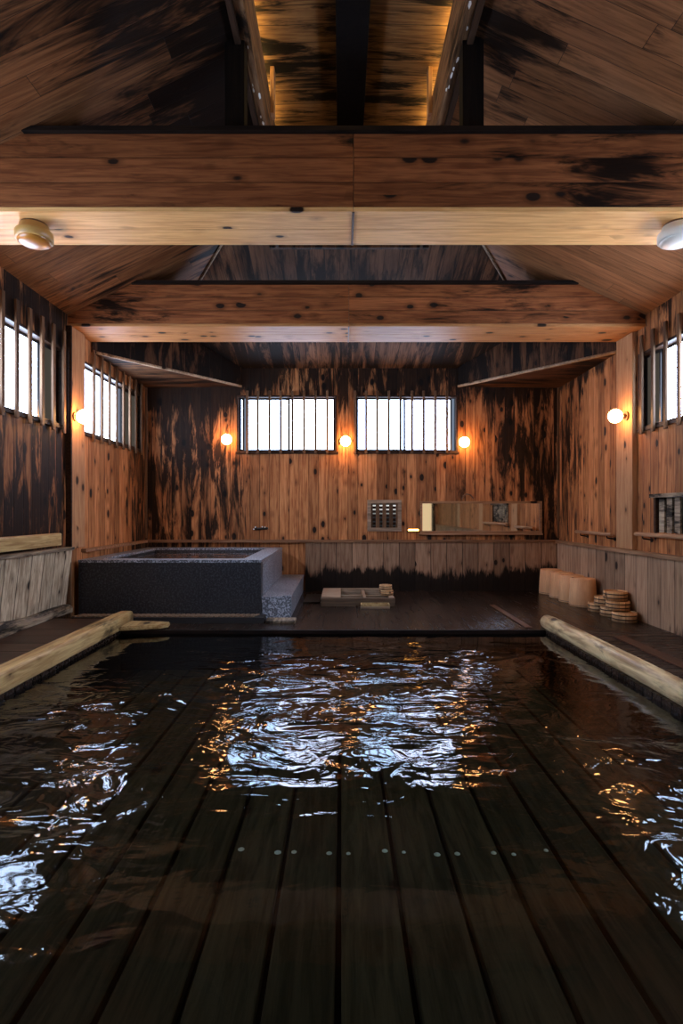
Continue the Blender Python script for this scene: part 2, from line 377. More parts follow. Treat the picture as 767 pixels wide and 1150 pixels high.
def window(n, side, hole, bars, bz, panes, bar_d=.02, label=None, barw=.032, bm_mat=None):
    """window_n: lining, sill, sashes with a frosted pane each, vertical wooden bars on the room side"""
    mp = maps[side]; u0, u1, z0, z1 = hole
    r = empty('window_%d' % n, mp((u0+u1)/2, 0, z0), label=label, kind='structure')
    inv = -Vector(r.location)
    def part(nm, bm, mat, par=r):
        o = link(nm, bm, mat, par)
        if par == r: o.data.transform(__import__('mathutils').Matrix.Translation(inv))
        else: o.data.transform(__import__('mathutils').Matrix.Translation(inv))
        return o
    bm = bmesh.new(); w = .028
    for a in ((u0, u1, z0, z0+w), (u0, u1, z1-w, z1), (u0, u0+w, z0+w, z1-w), (u1-w, u1, z0+w, z1-w)):
        mbox(bm, mp, a[0], a[1], -.12, .012, a[2], a[3])
    part('window_frame', bm, M['casing'])
    bm = bmesh.new(); mbox(bm, mp, u0-.02, u1+.02, .0, .018, z0-.02, z0+.012, bev=.004); part('sill', bm, M['casing'])
    for i, (a, b, mat) in enumerate(panes):
        d = -.07 - .02*(i % 2); s = .028
        bm = bmesh.new()
        for q in ((a, b, z0+w, z0+w+s), (a, b, z1-w-s, z1-w), (a, a+s, z0+w+s, z1-w-s), (b-s, b, z0+w+s, z1-w-s)):
            mbox(bm, mp, q[0], q[1], d-.012, d+.012, q[2], q[3])
        sash = part('sash', bm, M['alu'])
        bm = bmesh.new(); mbox(bm, mp, a+s, b-s, d-.004, d+.004, z0+w+s, z1-w-s); part('pane', bm, M[mat], sash)
    for u in bars:
        bm = bmesh.new(); mbox(bm, mp, u-barw/2, u+barw/2, bar_d, bar_d+.024, bz[0]+random.uniform(-.01, .01), bz[1], bev=.003)
        part('window_bar', bm, bm_mat or M['bar'])
    return r

b1 = [(p-CX)*YB/F for p in (270, 278, 290, 303, 315.5, 328.5, 341.5, 354.5, 367.5)]
b2 = [(p-CX)*YB/F for p in (398.5, 411, 423.5, 436.5, 449.5, 462.5, 475.5, 488.5, 501.5)]
window(1, 'back', W_back[0], b1[1:], (2.09, 3.05), [(-1.57, -1.50, 'pane_blue'), (-1.46, -.80, 'pane_blue'), (-.82, -.10, 'pane_lav')], barw=.036)
window(2, 'back', W_back[1], b2, (2.09, 3.05), [(.23, .98, 'pane_blue'), (.96, 1.70, 'pane_lav')], barw=.036)
lb = [4.40+.215*i for i in range(8)]
window(3, 'left', W_left[1], lb, (2.05, 3.14), [(4.33, 5.0, 'pane_side'), (4.98, 5.62, 'pane_side'), (5.66, 5.93, 'pane_dim')], barw=.045)
window(4, 'left', W_left[2], [6.62+.225*i for i in range(8)], (2.05, 3.14), [(6.39, 7.02, 'pane_side'), (7.0, 7.66, 'pane_side'), (7.70, 8.25, 'pane_dim')], barw=.045)
window(5, 'left', W_left[0], [1.72+.215*i for i in range(9)], (2.05, 3.14), [(1.65, 2.65, 'pane_side'), (2.63, 3.63, 'pane_side')], barw=.045)
window(6, 'right', W_right[1], [6.07-.225*i for i in range(9)], (2.05, 3.14), [(4.13, 5.02, 'pane_side'), (5.0, 5.86, 'pane_side'), (5.86, 6.15, 'pane_dim')], barw=.045)
window(7, 'right', W_right[0], [1.72+.215*i for i in range(9)], (2.05, 3.14), [(1.65, 2.65, 'pane_side'), (2.63, 3.63, 'pane_side')], barw=.045)
window(8, 'front', (1.7, 3.2, .2, 2.0), [], (0, 0), [(1.73, 2.46, 'warm_shoji'), (2.44, 3.17, 'warm_shoji')])

# pale edge battens beside the wall corners
for i, (d, m) in enumerate([((XL, XL+.03, YB-.03, YB, .8, 3.1), 'bar'), ((XR-.03, XR, YB-.03, YB, .8, 3.1), 'bar')]):
    tag(bx('trim_%d' % (i+1), d, M[m]), kind='structure')

# ------------------------------------------------------------------ setting: floor
bm = bmesh.new()
box(bm, XL, XR, PYF, YB, -.06, 0, 0)
box(bm, PX1, XR, YF, PYF, -.06, 0, 1)
box(bm, XL, PX0, YF, PYF, -.06, 0, 1)
box(bm, PX0, PX1, YF, PYN, -.06, 0, 1)
box(bm, XL, PX0-.16, YF, PYF, 0, .12, 2)
bmesh.ops.remove_doubles(bm, verts=bm.verts, dist=1e-5)
tag(link('floor', bm, [M['floor_far'], M['floor_side'], M['floor_left']]), kind='structure')

# dado panelling and caps
bm = bmesh.new(); box(bm, -.55, XR-.04, YB-.045, YB, 0, .735); tag(link('trim_3', bm, M['dado_back']), kind='structure')
bm = bmesh.new(); box(bm, XR-.045, XR, YF, YB-.045, 0, .725); tag(link('trim_4', bm, M['dado_right']), kind='structure')
tag(bx('trim_5', (XL, XR, YB-.07, YB, .735, .775), M['cap_rail_b']), kind='structure')
tag(bx('trim_6', (XR-.085, XR, YF, YB-.07, .725, .77), M['cap_rail']), kind='structure')
tag(bx('trim_7', (XL, XL+.06, 6.36, YB-.07, .735, .775), M['cap_rail_b']), kind='structure')
# left: sloping worn dado with its rails
bm = bmesh.new()
slab(bm, [(XL+.075, YF, .79), (XL+.075, 6.0, .79), (XL-.0+.01, 6.0, .20), (XL+.01, YF, .20)], (-.01-.0, 0, 0))
for v in bm.verts: pass
tag(link('trim_8', bm, M['dado_left']), kind='structure')
tag(bx('trim_9', (XL, XL+.11, YF, 5.98, .79, .825), M['kerb']), kind='structure')
tag(bx('trim_10', (XL, XL+.075, YF, 5.78, .85, .98), M['sq_log'], bev=.015), kind='structure')
tag(bx('trim_11', (XL, XL+.06, 5.99, 6.02, 0, .80), M['bar']), kind='structure')

# ------------------------------------------------------------------ setting: ceiling
sl, sr = .48, .455
PLX, PRX = -.69, .86
hz = lambda X: EAVE+sl*(X-XL)
hzr = lambda X: EAVE+sr*(XR-X)
bk = lambda Y: 3.40+.33*(YB-Y)
def ytr(X, h): return YB-(h(X)-3.40)/.33
LY = 6.05
bm = bmesh.new(); up = (0, 0, .05)
ya = ytr(PLX, hz); yb_ = ytr(PRX, hzr)
slab(bm, [(XL-T, YF-T, hz(XL-T)), (PLX, YF-T, hz(PLX)), (PLX, ya, hz(PLX)), (XL, YB, hz(XL)), (XL-T, YB+T, hz(XL-T))], up, 0)
slab(bm, [(XR+T, YF-T, hzr(XR+T)), (PRX, YF-T, hzr(PRX)), (PRX, yb_, hzr(PRX)), (XR, YB, hzr(XR)), (XR+T, YB+T, hzr(XR+T))], up, 1)
slab(bm, [(XL-.02, YB+T, bk(YB+T)), (XR+.02, YB+T, bk(YB+T)), (XR, YB, bk(YB)), (PRX, yb_, bk(yb_)), (PRX, LY, bk(LY)), (PLX, LY, bk(LY)), (PLX, ya, bk(ya)), (XL, YB, bk(YB))], up, 2)
# lantern: side fillers, end walls, little roof
LC = (PLX+PRX)/2; LE, LR = 5.07, 5.10
slab(bm, [(PLX-.12, YF-T, LE), (LC, YF-T, LR), (LC, LY+.1, LR), (PLX-.12, LY+.1, LE)], up, 3)
slab(bm, [(PRX+.12, YF-T, LE), (LC, YF-T, LR), (LC, LY+.1, LR), (PRX+.12, LY+.1, LE)], up, 3)
slab(bm, [(PLX-.1, LY, 4.1), (PRX+.1, LY, 4.1), (PRX+.1, LY, LE), (LC, LY, LR), (PLX-.1, LY, LE)], (0, .05, 0), 4)
slab(bm, [(PLX-.1, YF, 4.4), (PRX+.1, YF, 4.4), (PRX+.1, YF, LE), (LC, YF, LR), (PLX-.1, YF, LE)], (0, -.05, 0), 4)
slab(bm, [(PLX, ya-.05, 4.1), (PLX, LY, 4.1), (PLX, LY, 4.6), (PLX, ya-.05, 4.6)], (-.03, 0, 0), 4)
slab(bm, [(PRX, yb_-.05, 4.1), (PRX, LY, 4.1), (PRX, LY, 4.6), (PRX, yb_-.05, 4.6)], (.03, 0, 0), 4)
# lowered triangular soffits in the two back corners with their boarded fascias
SZ = 3.12
A, B = (XL, 6.62), (-1.55, YB)
slab(bm, [(A[0], A[1], SZ), (B[0], B[1], SZ), (XL, YB, SZ-.02)], (0, 0, .02), 5)
slab(bm, [(A[0], A[1], SZ), (B[0], B[1], SZ), (B[0], B[1], 3.42), (-2.35, 7.48, 3.70), (A[0], A[1], 3.42)], (.02, -.02, 0), 6)
A2, B2 = (XR, 6.62), (1.80, YB)
slab(bm, [(A2[0], A2[1], SZ), (B2[0], B2[1], SZ), (XR, YB, SZ-.02)], (0, 0, .02), 5)
slab(bm, [(A2[0], A2[1], SZ), (B2[0], B2[1], SZ), (B2[0], B2[1], 3.42), (2.6, 7.48, 3.72), (A2[0], A2[1], 3.42)], (-.02, -.02, 0), 6)
tag(link('ceiling', bm, [M['ceil_side'], M['ceil_side_r'], M['ceil_back'], M['ceil_lantern'], M['fascia'], M['soffit'], M['fascia']]), kind='structure')
# battens along the lower edges of the fascias and the hip joints
def strip(n, a, b, w, mat):
    bm = bmesh.new(); tube(bm, a, b, w, 4); tag(link('trim_%d' % n, bm, mat), kind='structure')
strip(12, (XL+.02, 6.62, SZ), (-1.53, YB-.02, SZ), .022, M['frame_wood'])
strip(13, (XR-.02, 6.62, SZ), (1.78, YB-.02, SZ), .022, M['frame_wood'])
strip(14, (XL+.02, YB-.04, hz(XL)-.01), (PLX, ya, hz(PLX)-.012), .014, M['frame_wood'])
strip(15, (XR-.02, YB-.04, hzr(XR)-.01), (PRX, yb_, hzr(PRX)-.012), .014, M['frame_wood'])

# clerestory panes hidden behind the lantern purlins
for n, x in ((9, PLX-.02), (10, PRX+.02)):
    r = empty('window_%d' % n, (x, 2, 4.8), kind='structure')
    for k in range(6):
        y0 = YF+.1+k*1.37-2; bm = bmesh.new(); box(bm, -.006, .006, y0, y0+1.27, .205, .25); link('pane', bm, M['clerestory'], r)
    bm = bmesh.new(); box(bm, -.02, .02, YF-2, LY-2, -.40, .01); box(bm, -.012, .012, YF-2, LY-2, .25, .30); link('window_frame', bm, M['casing'], r)

tag(bx('ridge_shade_strip', (LC-.13, LC+.13, YF, LY-.01, LR-.12, LR-.003), M['black_post']), 'black strip added as shade along the middle of the roof lantern', 'beam')  # dark strip added for the unlit middle of the lantern ceiling
# lantern purlins, studs and posts
def purlin(x0, x1, label):
    r = empty('purlin', ((x0+x1)/2, 2, 4.43), label=label, cat='beam')
    bm = bmesh.new(); box(bm, x0-r.location.x, x1-r.location.x, YF-2, LY-2, 0, .40, bev=.008); link('plank', bm, M['purlin'], r)
    s = 1 if x0 < 0 else -1; xe = (x1 if s > 0 else x0)-r.location.x
    for y in (-.4, .9, 2.2, 3.5, 4.8):
        bm = bmesh.new(); a, b = sorted((xe, xe+s*.035)); box(bm, a, b, y-2, y-2+.09, .24, .72, bev=.004); link('stud', bm, M['pillar'], r)
    random.seed(int(abs(x0)*100)); bm = bmesh.new()
    for k in range(22):        # scraps of peeling pale finish under the plank
        y = random.uniform(2.6, 4.9)-2; w = random.uniform(.008, .022); x = random.uniform(-.025, .02)
        n_ = random.randint(5, 8)
        prism(bm, [(x+w*.5*random.uniform(.5, 1.2)*math.cos(2*math.pi*j/n_), y+w*1.8*random.uniform(.4, 1.2)*math.sin(2*math.pi*j/n_)) for j in range(n_)], -.0025, 0)
    tag(link('peeling_paint', bm, M['white_diff'], r), 'pale flakes of peeling finish', kind='stuff')
purlin(-.69, -.62, 'dark plank purlin along the left side of the roof lantern')
purlin(.79, .86, 'dark plank purlin along the right side of the roof lantern')
for x0, x1, lab in ((-.80, -.665, 'black roof post standing on the front beam, left of the lantern'), (.83, .975, 'black roof post standing on the front beam, right of the lantern')):
    tag(bx('roof_post', (x0, x1, 3.78, 3.90, 3.785, 4.50), M['black_post']), lab, 'post')
for x0, x1, lab in ((-.80, -.665, 'black roof post on the far beam, left side, hidden up in the dark'), (.83, .975, 'black roof post on the far beam, right side, hidden up in the dark')):
    pass

# ------------------------------------------------------------------ big boxed beams
def beam(y0, y1, z0, z1, label, under='beam_under'):
    r = empty('cross_beam', (.165, y0, z0), label=label, cat='beam')
    ox, oy, oz = r.location; xs = (XL-ox, .08-ox, XR-ox); t = .03; g = .003
    hs = [0.02, (z1-z0)*.36, (z1-z0)*.68, z1-z0-.005]
    for sgn in (0, 1):
        for k in range(3):
            for a, b in zip(xs, xs[1:]):
                bm = bmesh.new(); ya = 0 if sgn == 0 else y1-y0-t
                box(bm, a+(g if a > xs[0] else 0), b, ya, ya+t, hs[k]+g, hs[k+1]-g, bev=.003); link('face_board', bm, M['beam'], r)
    for k in range(2):
        ya = t*.0 + k*(y1-y0)/2; yb = ya+(y1-y0)/2-g
        for a, b in zip(xs, xs[1:]):
            bm = bmesh.new(); box(bm, a+(g if a > xs[0] else 0), b, ya+(.0 if k else -.006), yb+(.006 if k else 0), -.012, .018, bev=.003); link('underside_board', bm, M[under], r)
    bm = bmesh.new(); box(bm, xs[0], xs[2], t, y1-y0-t, .02, z1-z0-.006); link('core', bm, M['void'], r)
    bm = bmesh.new(); box(bm, xs[0], xs[2], -.03, y1-y0+.03, z1-z0-.004, z1-z0+.028); link('top_cap', bm, M['cap'], r)
    for zz in (-.014,):
        bm = bmesh.new(); box(bm, .08-ox-.008, .08-ox+.008, .0, y1-y0, -.017, -.012); link('joint_strip', bm, M['hoop'], r)
beam(3.74, 4.20, 3.245, 3.77, 'massive boxed timber beam nearest the viewer, below the roof lantern')
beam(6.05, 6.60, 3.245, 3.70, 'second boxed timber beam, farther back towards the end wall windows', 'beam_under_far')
beam(1.30, 1.76, 3.245, 3.77, 'boxed timber beam overhead, in front of the nearest one in view')

# pillars: boxed against the side walls
def pillar(side, y0, y1, label, base=.775):
    mp = maps[side]; r = empty('pillar', mp((y0+y1)/2, .03, base), label=label, cat='pillar')
    a = mp(y0, 0, base); b = mp(y1, .055, 3.23); L = r.location
    d = [min(a[0], b[0])-L.x, max(a[0], b[0])-L.x, y0-L.y, y1-L.y, 0, 3.23-base]
    bm = bmesh.new(); box(bm, *d, bev=.006); link('facing_board', bm, M['pillar'], r)
    if side == 'left': bm = bmesh.new(); box(bm, d[0]-.004, d[1]+.004, d[2]-.025, d[2]+.002, 0, d[5]); link('edge_batten', bm, M['casing'], r)
pillar('left', 6.03, 6.34, 'pale knotty pillar on the left wall between the two barred windows', .80)
pillar('right', 6.22, 6.58, 'pale knotty pillar on the right wall beyond the barred window')
pillar('left', 3.72, 4.22, 'left wall pillar under the nearest beam', .98)
pillar('right', 3.72, 4.05, 'right wall pillar under the nearest beam')
pillar('right', 1.25, 1.60, 'right wall pillar nearest the bright screen')
pillar('left', 1.25, 1.60, 'left wall pillar nearest the viewer', .98)

# ------------------------------------------------------------------ globe lamps
def globe(loc, normal, label, r=.078, gap=.135):
    e = empty('globe_lamp', loc, label=label, cat='lamp', group='round wall lamps')
    n = Vector(normal)
    bm = bmesh.new(); g_ = max(.1, gap); tube(bm, -n*g_, -n*(g_-.02), .05, 20); tube(bm, -n*(g_-.02), -n*.06, .028, 16); link('wall_base', bm, M['lampbase'], e)
    bm = bmesh.new(); bmesh.ops.create_uvsphere(bm, u_segments=28, v_segments=16, radius=r); link('glass_globe', bm, M['lamp_glow'], e, smooth=True)
px = lambda x, y, Y: ((x-CX)*Y/F, Y, EYE-(y-CY)*Y/F)
for x, y, lab in ((254.5, 493.5, 'lit globe lamp on the end wall left of both windows'), (388, 495.5, 'lit globe lamp between the two end wall windows'),
                  (521.5, 496.5, 'lit globe lamp on the end wall right of both windows')):
    globe(px(x, y, YB-.135), (0, -1, 0), lab)
globe((XL+.055+.105, 6.09, 2.25), (1, 0, 0), 'lit globe lamp on the pale left wall pillar', gap=.105)
globe((XR-.055-.135, 6.33, 2.30), (-1, 0, 0), 'lit globe lamp on the pale right wall pillar')
for y in (3.95, 1.42):
    if y > 2:
        globe((XL+.055+.135, y, 2.28), (1, 0, 0), 'lit globe lamp on the left pillar under the nearest beam')
        globe((XR-.055-.135, y-.1, 2.28), (-1, 0, 0), 'lit globe lamp on the right pillar under the nearest beam')

# drum lamps under the nearest beam (switched off)
def drum(x, y, m1, m2, label, tilt):
    e = empty('drum_lamp', (x, y, 3.233), label=label, cat='ceiling lamp')
    bm = bmesh.new(); lathe(bm, [(0, 0), (.085, 0), (.085, -.018), (0, -.018)], 32); link('base_plate', bm, M['lampbase'], e)
    bm = bmesh.new(); lathe(bm, [(0, -.015), (.095, -.015), (.100, -.055), (.120, -.060), (.124, -.066), (.124, -.112), (.117, -.118), (0, -.118)], 40); link('rim', bm, m2, e)
    bm = bmesh.new(); lathe(bm, [(.110, -.118), (.108, -.130), (.088, -.142), (.045, -.149), (0, -.151)], 40); link('diffuser', bm, m1, e)
drum(-2.17, 3.90, M['amber'], M['amber_rim'], 'yellowed drum ceiling lamp under the nearest beam, on the left', 0)
drum(2.37, 3.90, M['white_diff'], M['white_diff'], 'milky white drum ceiling lamp under the nearest beam, on the right', 0)

# ------------------------------------------------------------------ end wall fittings
def rel(e, d): L = e.location; return (d[0]-L.x, d[1]-L.x, d[2]-L.y, d[3]-L.y, d[4]-L.z, d[5]-L.z)
def pb(name, e, d, mat, bev=.003):
    bm = bmesh.new(); box(bm, *rel(e, d), bev=bev); return link(name, bm, mat, e)
e = empty('lattice_vent', (.655, YB, .915), label='small square wooden lattice window low on the end wall', cat='lattice window')
x0, x1, z0, z1 = LAT; w = .045
for d in ((x0-.01, x1+.01, z0-.01, z0+w), (x0-.01, x1+.01, z1-w, z1+.01), (x0-.01, x0+w, z0+w, z1-w), (x1-w, x1+.01, z0+w, z1-w)):
    pb('frame_board', e, (d[0], d[1], YB-.035, YB+.03, d[2], d[3]), M['frame_wood'])
xi0, xi1, zi0, zi1 = x0+w, x1-w, z0+w, z1-w
for k in range(5):
    c = xi0+(xi1-xi0)*(k)/4; pb('upright_bar', e, (max(xi0, c-.028), min(xi1, c+.028), YB-.012, YB+.012, zi0, zi1), M['bar'], 0)
for k in range(7):
    c = zi0+(zi1-zi0)*(k)/6; pb('cross_bar', e, (xi0, xi1, YB+.016, YB+.036, max(zi0, c-.020), min(zi1, c+.020)), M['casing'], 0)
pb('backing_pane', e, (xi0, xi1, YB+.09, YB+.1, zi0, zi1), emit('vent_daylight', None, 1.6, lambda g: g.mix(g.ramp(g.xyz()['z'], .2, .38), (.03, .03, .03), (.9, .9, .85))), 0)

e = empty('wall_heater_light', (1.09, YB, .93), label='tiny glowing orange light beside the long mirror', cat='light')
pb('housing', e, (1.0, 1.19, YB-.03, YB, .895, .955), M['black_metal'])
pb('glow_strip', e, (1.015, 1.175, YB-.045, YB-.028, .91, .94), M['heater'])

e = empty('long_mirror', (2.13, YB, .87), label='long low wood framed mirror on the end wall', cat='mirror')
mx0, mx1, mz0, mz1 = 1.20, 3.06, .875, 1.365; w = .035
for d in ((mx0, mx1, mz0, mz0+w), (mx0, mx1, mz1-w, mz1), (mx0, mx0+w, mz0+w, mz1-w), (mx1-w, mx1, mz0+w, mz1-w)):
    pb('frame_board', e, (d[0], d[1], YB-.03, YB, d[2], d[3]), M['mirror_frame'])
pb('mirror_glass', e, (mx0+w, mx1-w, YB-.012, YB-.004, mz0+w, mz1-w), M['silver'], 0)
pb('ledge', e, (mx0-.02, mx1, YB-.06, YB, mz0-.025, mz0), M['mirror_frame'])

e = empty('bent_hook', (1.93, YB, 1.40), label='dark bent branch hook above the long mirror', cat='hook')
bm = bmesh.new(); pts = [(-.09, -.03, .0), (-.07, -.03, .05), (-.02, -.03, .075), (.04, -.03, .06), (.08, -.03, .01)]
for a, b in zip(pts, pts[1:]): tube(bm, a, b, .009, 8)
tube(bm, (0-.02, -.03, .075), (-.02, 0, .075), .007, 8); link('branch', bm, M['lampbase'], e)

# ------------------------------------------------------------------ right wall fittings
def handrail(y0, y1, z, label):
    e = empty('handrail', (XR-.10, (y0+y1)/2, z), label=label, cat='handrail')
    bm = bmesh.new(); h = (y1-y0)/2; tube(bm, (0, -h, 0), (0, h, 0), .021, 16); link('rail', bm, M['rail'], e)
    n = 2
    for y in (-h+.12, h-.14):
        bm = bmesh.new(); tube(bm, (0, y, -.018), (.0, y, -.045), .007, 8); tube(bm, (0, y, -.045), (.10, y, -.06), .008, 8); tube(bm, (.092, y, -.06), (.0995, y, -.06), .024, 14)
        link('bracket', bm, M['black_metal'], e)
handrail(4.3, 6.06, .96, 'nearer wooden handrail with black brackets on the right wall, below the dark hatch')
handrail(6.60, 7.60, .93, 'short wooden handrail beyond the pale right pillar')
e = empty('slatted_hatch', (XR, 5.3, .985), label='dark slatted hatch low on the right wall above the handrail', cat='hatch')
y0, y1, z0, z1 = HATCH
pb('head_board', e, (XR-.05, XR, y0, y1+.02, z1-.02, z1+.02), M['kerb'])
pb('side_post', e, (XR-.015, XR+.05, y1-.04, y1, z0, z1-.02), M['casing']); pb('side_post', e, (XR-.015, XR+.05, y0, y0+.04, z0, z1-.02), M['casing'])
k = 0; y = y1-.10
while y > y0+.1:
    pb('slat', e, (XR+.01, XR+.03, y-.055, y+.035, z0, z1-.02), M['kerb'], 0); y -= .135
pb('back_panel', e, (XR+.06, XR+.08, y0+.04, y1-.04, z0, z1-.02), M['void'], 0)

# ------------------------------------------------------------------ bath pool
bath = empty('bath_pool', (0, 2.5, 0), label='large sunken wooden bath with plank bottom filling the foreground', cat='bath')
def bp_(name, d, mat, par=None, bev=.004):
    bm = bmesh.new(); box(bm, *rel(bath, d), bev=bev); return link(name, bm, mat, par or bath)
pit = .254; n0 = -9
k = n0
while True:
    xa = -.012+pit*k; xb = xa+pit
    if xa > PX1: break
    if xb > PX0+.01:
        a, b = max(xa+.011, PX0+.002), min(xb-.011, PX1-.002)
        if b-a > .02:
            pl = bp_('bottom_board', (a, b, PYN, PYF, BED-.05, BED), M['bed'], bev=.008)
            if -.55 < (a+b)/2 < 1.05:
                for xx in (a+.035, b-.03):
                    bm = bmesh.new(); yy = 2.6+random.uniform(-.03, .03); rn = random.uniform(.8, 1.5)
                    lathe(bm, [(0, BED+.004), (.008*rn, BED+.0035), (.012*rn, BED)], 10, xx-bath.location.x+random.uniform(-.01, .01), yy-bath.location.y)
                    link('nail_head', bm, M['nail'], pl)['label'] = 'pale wet nail head'
    k += 1
bp_('underlay', (PX0, PX1, PYN, PYF, BED-.09, BED-.055), M['void'])
bp_('side_board', (PX0-.04, PX0, PYN-.04, PYF+.04, BED-.09, -.06), M['poolwall']); bp_('side_board', (PX1, PX1+.04, PYN-.04, PYF+.04, BED-.09, -.06), M['poolwall'])
bp_('side_board', (PX0, PX1, PYF, PYF+.04, BED-.09, -.0605), M['poolwall']); bp_('side_board', (PX0, PX1, PYN-.04, PYN, BED-.09, -.06), M['poolwall'])
bp_('rim_board', (PX0, PX1, PYF-.002, PYF+.03, -.059, .002), M['cap'])

bm = bmesh.new(); v = [bm.verts.new(p) for p in ((PX0, PYN, WATER), (PX1, PYN, WATER), (PX1, PYF, WATER), (PX0, PYF, WATER))]; bm.faces.new(v)
tag(link('bath_water', bm, M['water']), 'dark clear rippling water filling the plank bath', 'water', kind='stuff')

# edge logs
def wobble_log(name, x, y0, y1, r, z, mat, label, square=False):
    bm = bmesh.new(); seg, n = (24, 40); rings = []
    for i in range(n+1):
        y = y0+(y1-y0)*i/n; s = 1.0
        e = min(i, n-i)
        if e == 0: s = .86
        ring = []
        for j in range(seg):
            t = 2*math.pi*j/seg
            if square:
                c, sn = math.cos(t), math.sin(t); q = (abs(c)**6+abs(sn)**6)**(-1/6.)
                rr = r*q*(1 if e else .97)
            else: rr = r*s*(1+.03*math.sin(2*t+y)+.02*math.sin(5.1*y+t))
            ring.append(bm.verts.new((rr*math.cos(t), y, rr*math.sin(t)+(0 if square else .004*math.sin(y*2)))))
        rings.append(ring)
    for a, b in zip(rings, rings[1:]):
        for j in range(seg):
            f = bm.faces.new((a[j], a[(j+1) % seg], b[(j+1) % seg], b[j])); f.smooth = True
    bm.faces.new(rings[0][::-1]); bm.faces.new(rings[-1])
    o = link(name, bm, mat); o.location = (x, 0, z); return tag(o, label, 'log')
wobble_log('edge_log', 2.155, -.9, 5.80, .078, .054, M['log'], 'rounded peeled log along the right edge of the bath')
wobble_log('edge_timber', -2.315, -.9, 5.93, .080, .062, M['sq_log'], 'squared pale timber along the left edge of the bath', True)
bm = bmesh.new(); prism(bm, [(-2.23, 5.52), (-1.85, 5.62), (-1.78, 5.70), (-1.80, 5.80), (-2.23, 5.86)], .008, .05)
bmesh.ops.bevel(bm, geom=list(bm.edges), offset=.01, segments=2, affect='EDGES')
tag(link('plank_offcut', bm, M['sq_log']), 'small flat wooden plank beside the far end of the left timber', 'plank')

# loose deck boards let into the floor
for d, lab in (((2.60, 2.72, 3.2, 5.30, .0, .012), 'reddish deck board between the right log and the right wall'),
               ((1.90, 1.97, 5.70, 7.1, .0, .010), 'narrow reddish deck board running back from the far right bath corner')):
    tag(bx('deck_board', d, M['strip'], bev=.003), lab, 'deck board')
# base kerb at the left wall
bm = bmesh.new(); rings = []
for i in range(30):
    y = -1+6.95*i/29; h = .10+.016*math.sin(y*3.1)+.01*math.sin(y*7); w = .08+.012*math.sin(y*4.3+1)
    rings.append([bm.verts.new(p) for p in ((XL+.012, y, .121), (XL+.012+w, y, .121), (XL+.012+w, y, .12+h*.6), (XL+.012+w*.6, y, .12+h), (XL+.012, y, .12+h))])
for a, b in zip(rings, rings[1:]):
    for j in range(5): bm.faces.new((a[j], a[(j+1) % 5], b[(j+1) % 5], b[j]))
bm.faces.new(rings[0][::-1]); bm.faces.new(rings[-1])
tag(link('kerb_log', bm, M['kerb']), 'rough weathered kerb log at the foot of the left wall', 'log')

# ------------------------------------------------------------------ granite tub
ty0, ty1, tx0, tx1, tz = 6.16, YB-.075, XL+.065, -.90, .665
tub = empty('granite_tub', ((tx0+tx1)/2, ty0, 0), label='raised granite bath in the back left corner', cat='bath')
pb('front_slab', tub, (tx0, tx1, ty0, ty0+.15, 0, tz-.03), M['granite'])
pb('right_slab', tub, (tx1-.15, tx1, ty0+.151, ty1, 0, tz-.03), M['granite_lit'])
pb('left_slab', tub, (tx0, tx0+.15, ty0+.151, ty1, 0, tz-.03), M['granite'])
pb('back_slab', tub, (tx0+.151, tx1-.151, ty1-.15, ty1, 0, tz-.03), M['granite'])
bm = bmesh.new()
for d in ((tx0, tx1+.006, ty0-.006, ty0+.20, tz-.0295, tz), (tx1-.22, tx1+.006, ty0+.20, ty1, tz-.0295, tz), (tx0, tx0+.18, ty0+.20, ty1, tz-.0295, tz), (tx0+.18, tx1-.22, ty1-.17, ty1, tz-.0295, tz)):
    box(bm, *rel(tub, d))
link('coping', bm, M['granite_lit'], tub)
pb('basin_floor', tub, (tx0+.151, tx1-.151, ty0+.151, ty1-.151, .04, .08), M['granite'])
bm = bmesh.new(); v = [bm.verts.new(p) for p in ((tx0+.151, ty0+.151, .60), (tx1-.151, ty0+.151, .60), (tx1-.151, ty1-.151, .60), (tx0+.151, ty1-.151, .60))]; bm.faces.new(v)
tag(link('tub_water', bm, M['water_tub']), 'dark water inside the granite bath', 'water', kind='stuff')
st = empty('granite_step', (-.7, 6.2, 0), label='low granite step with a cut corner beside the granite bath', cat='step')
def lp(poly): return [(x-st.location.x, y-st.location.y) for x, y in poly]
pol = [(-.892, 6.17), (-.80, 6.17), (-.575, 6.31), (-.58, YB-.08), (-.892, YB-.08)]
bm = bmesh.new(); prism(bm, lp(pol), 0, .222); link('riser', bm, M['granite_lit'], st)
bm = bmesh.new(); prism(bm, lp([(-.892, 6.162), (-.798, 6.162), (-.568, 6.305), (-.572, YB-.078), (-.892, YB-.078)]), .223, .25); link('tread', bm, M['granite_lit'], st)

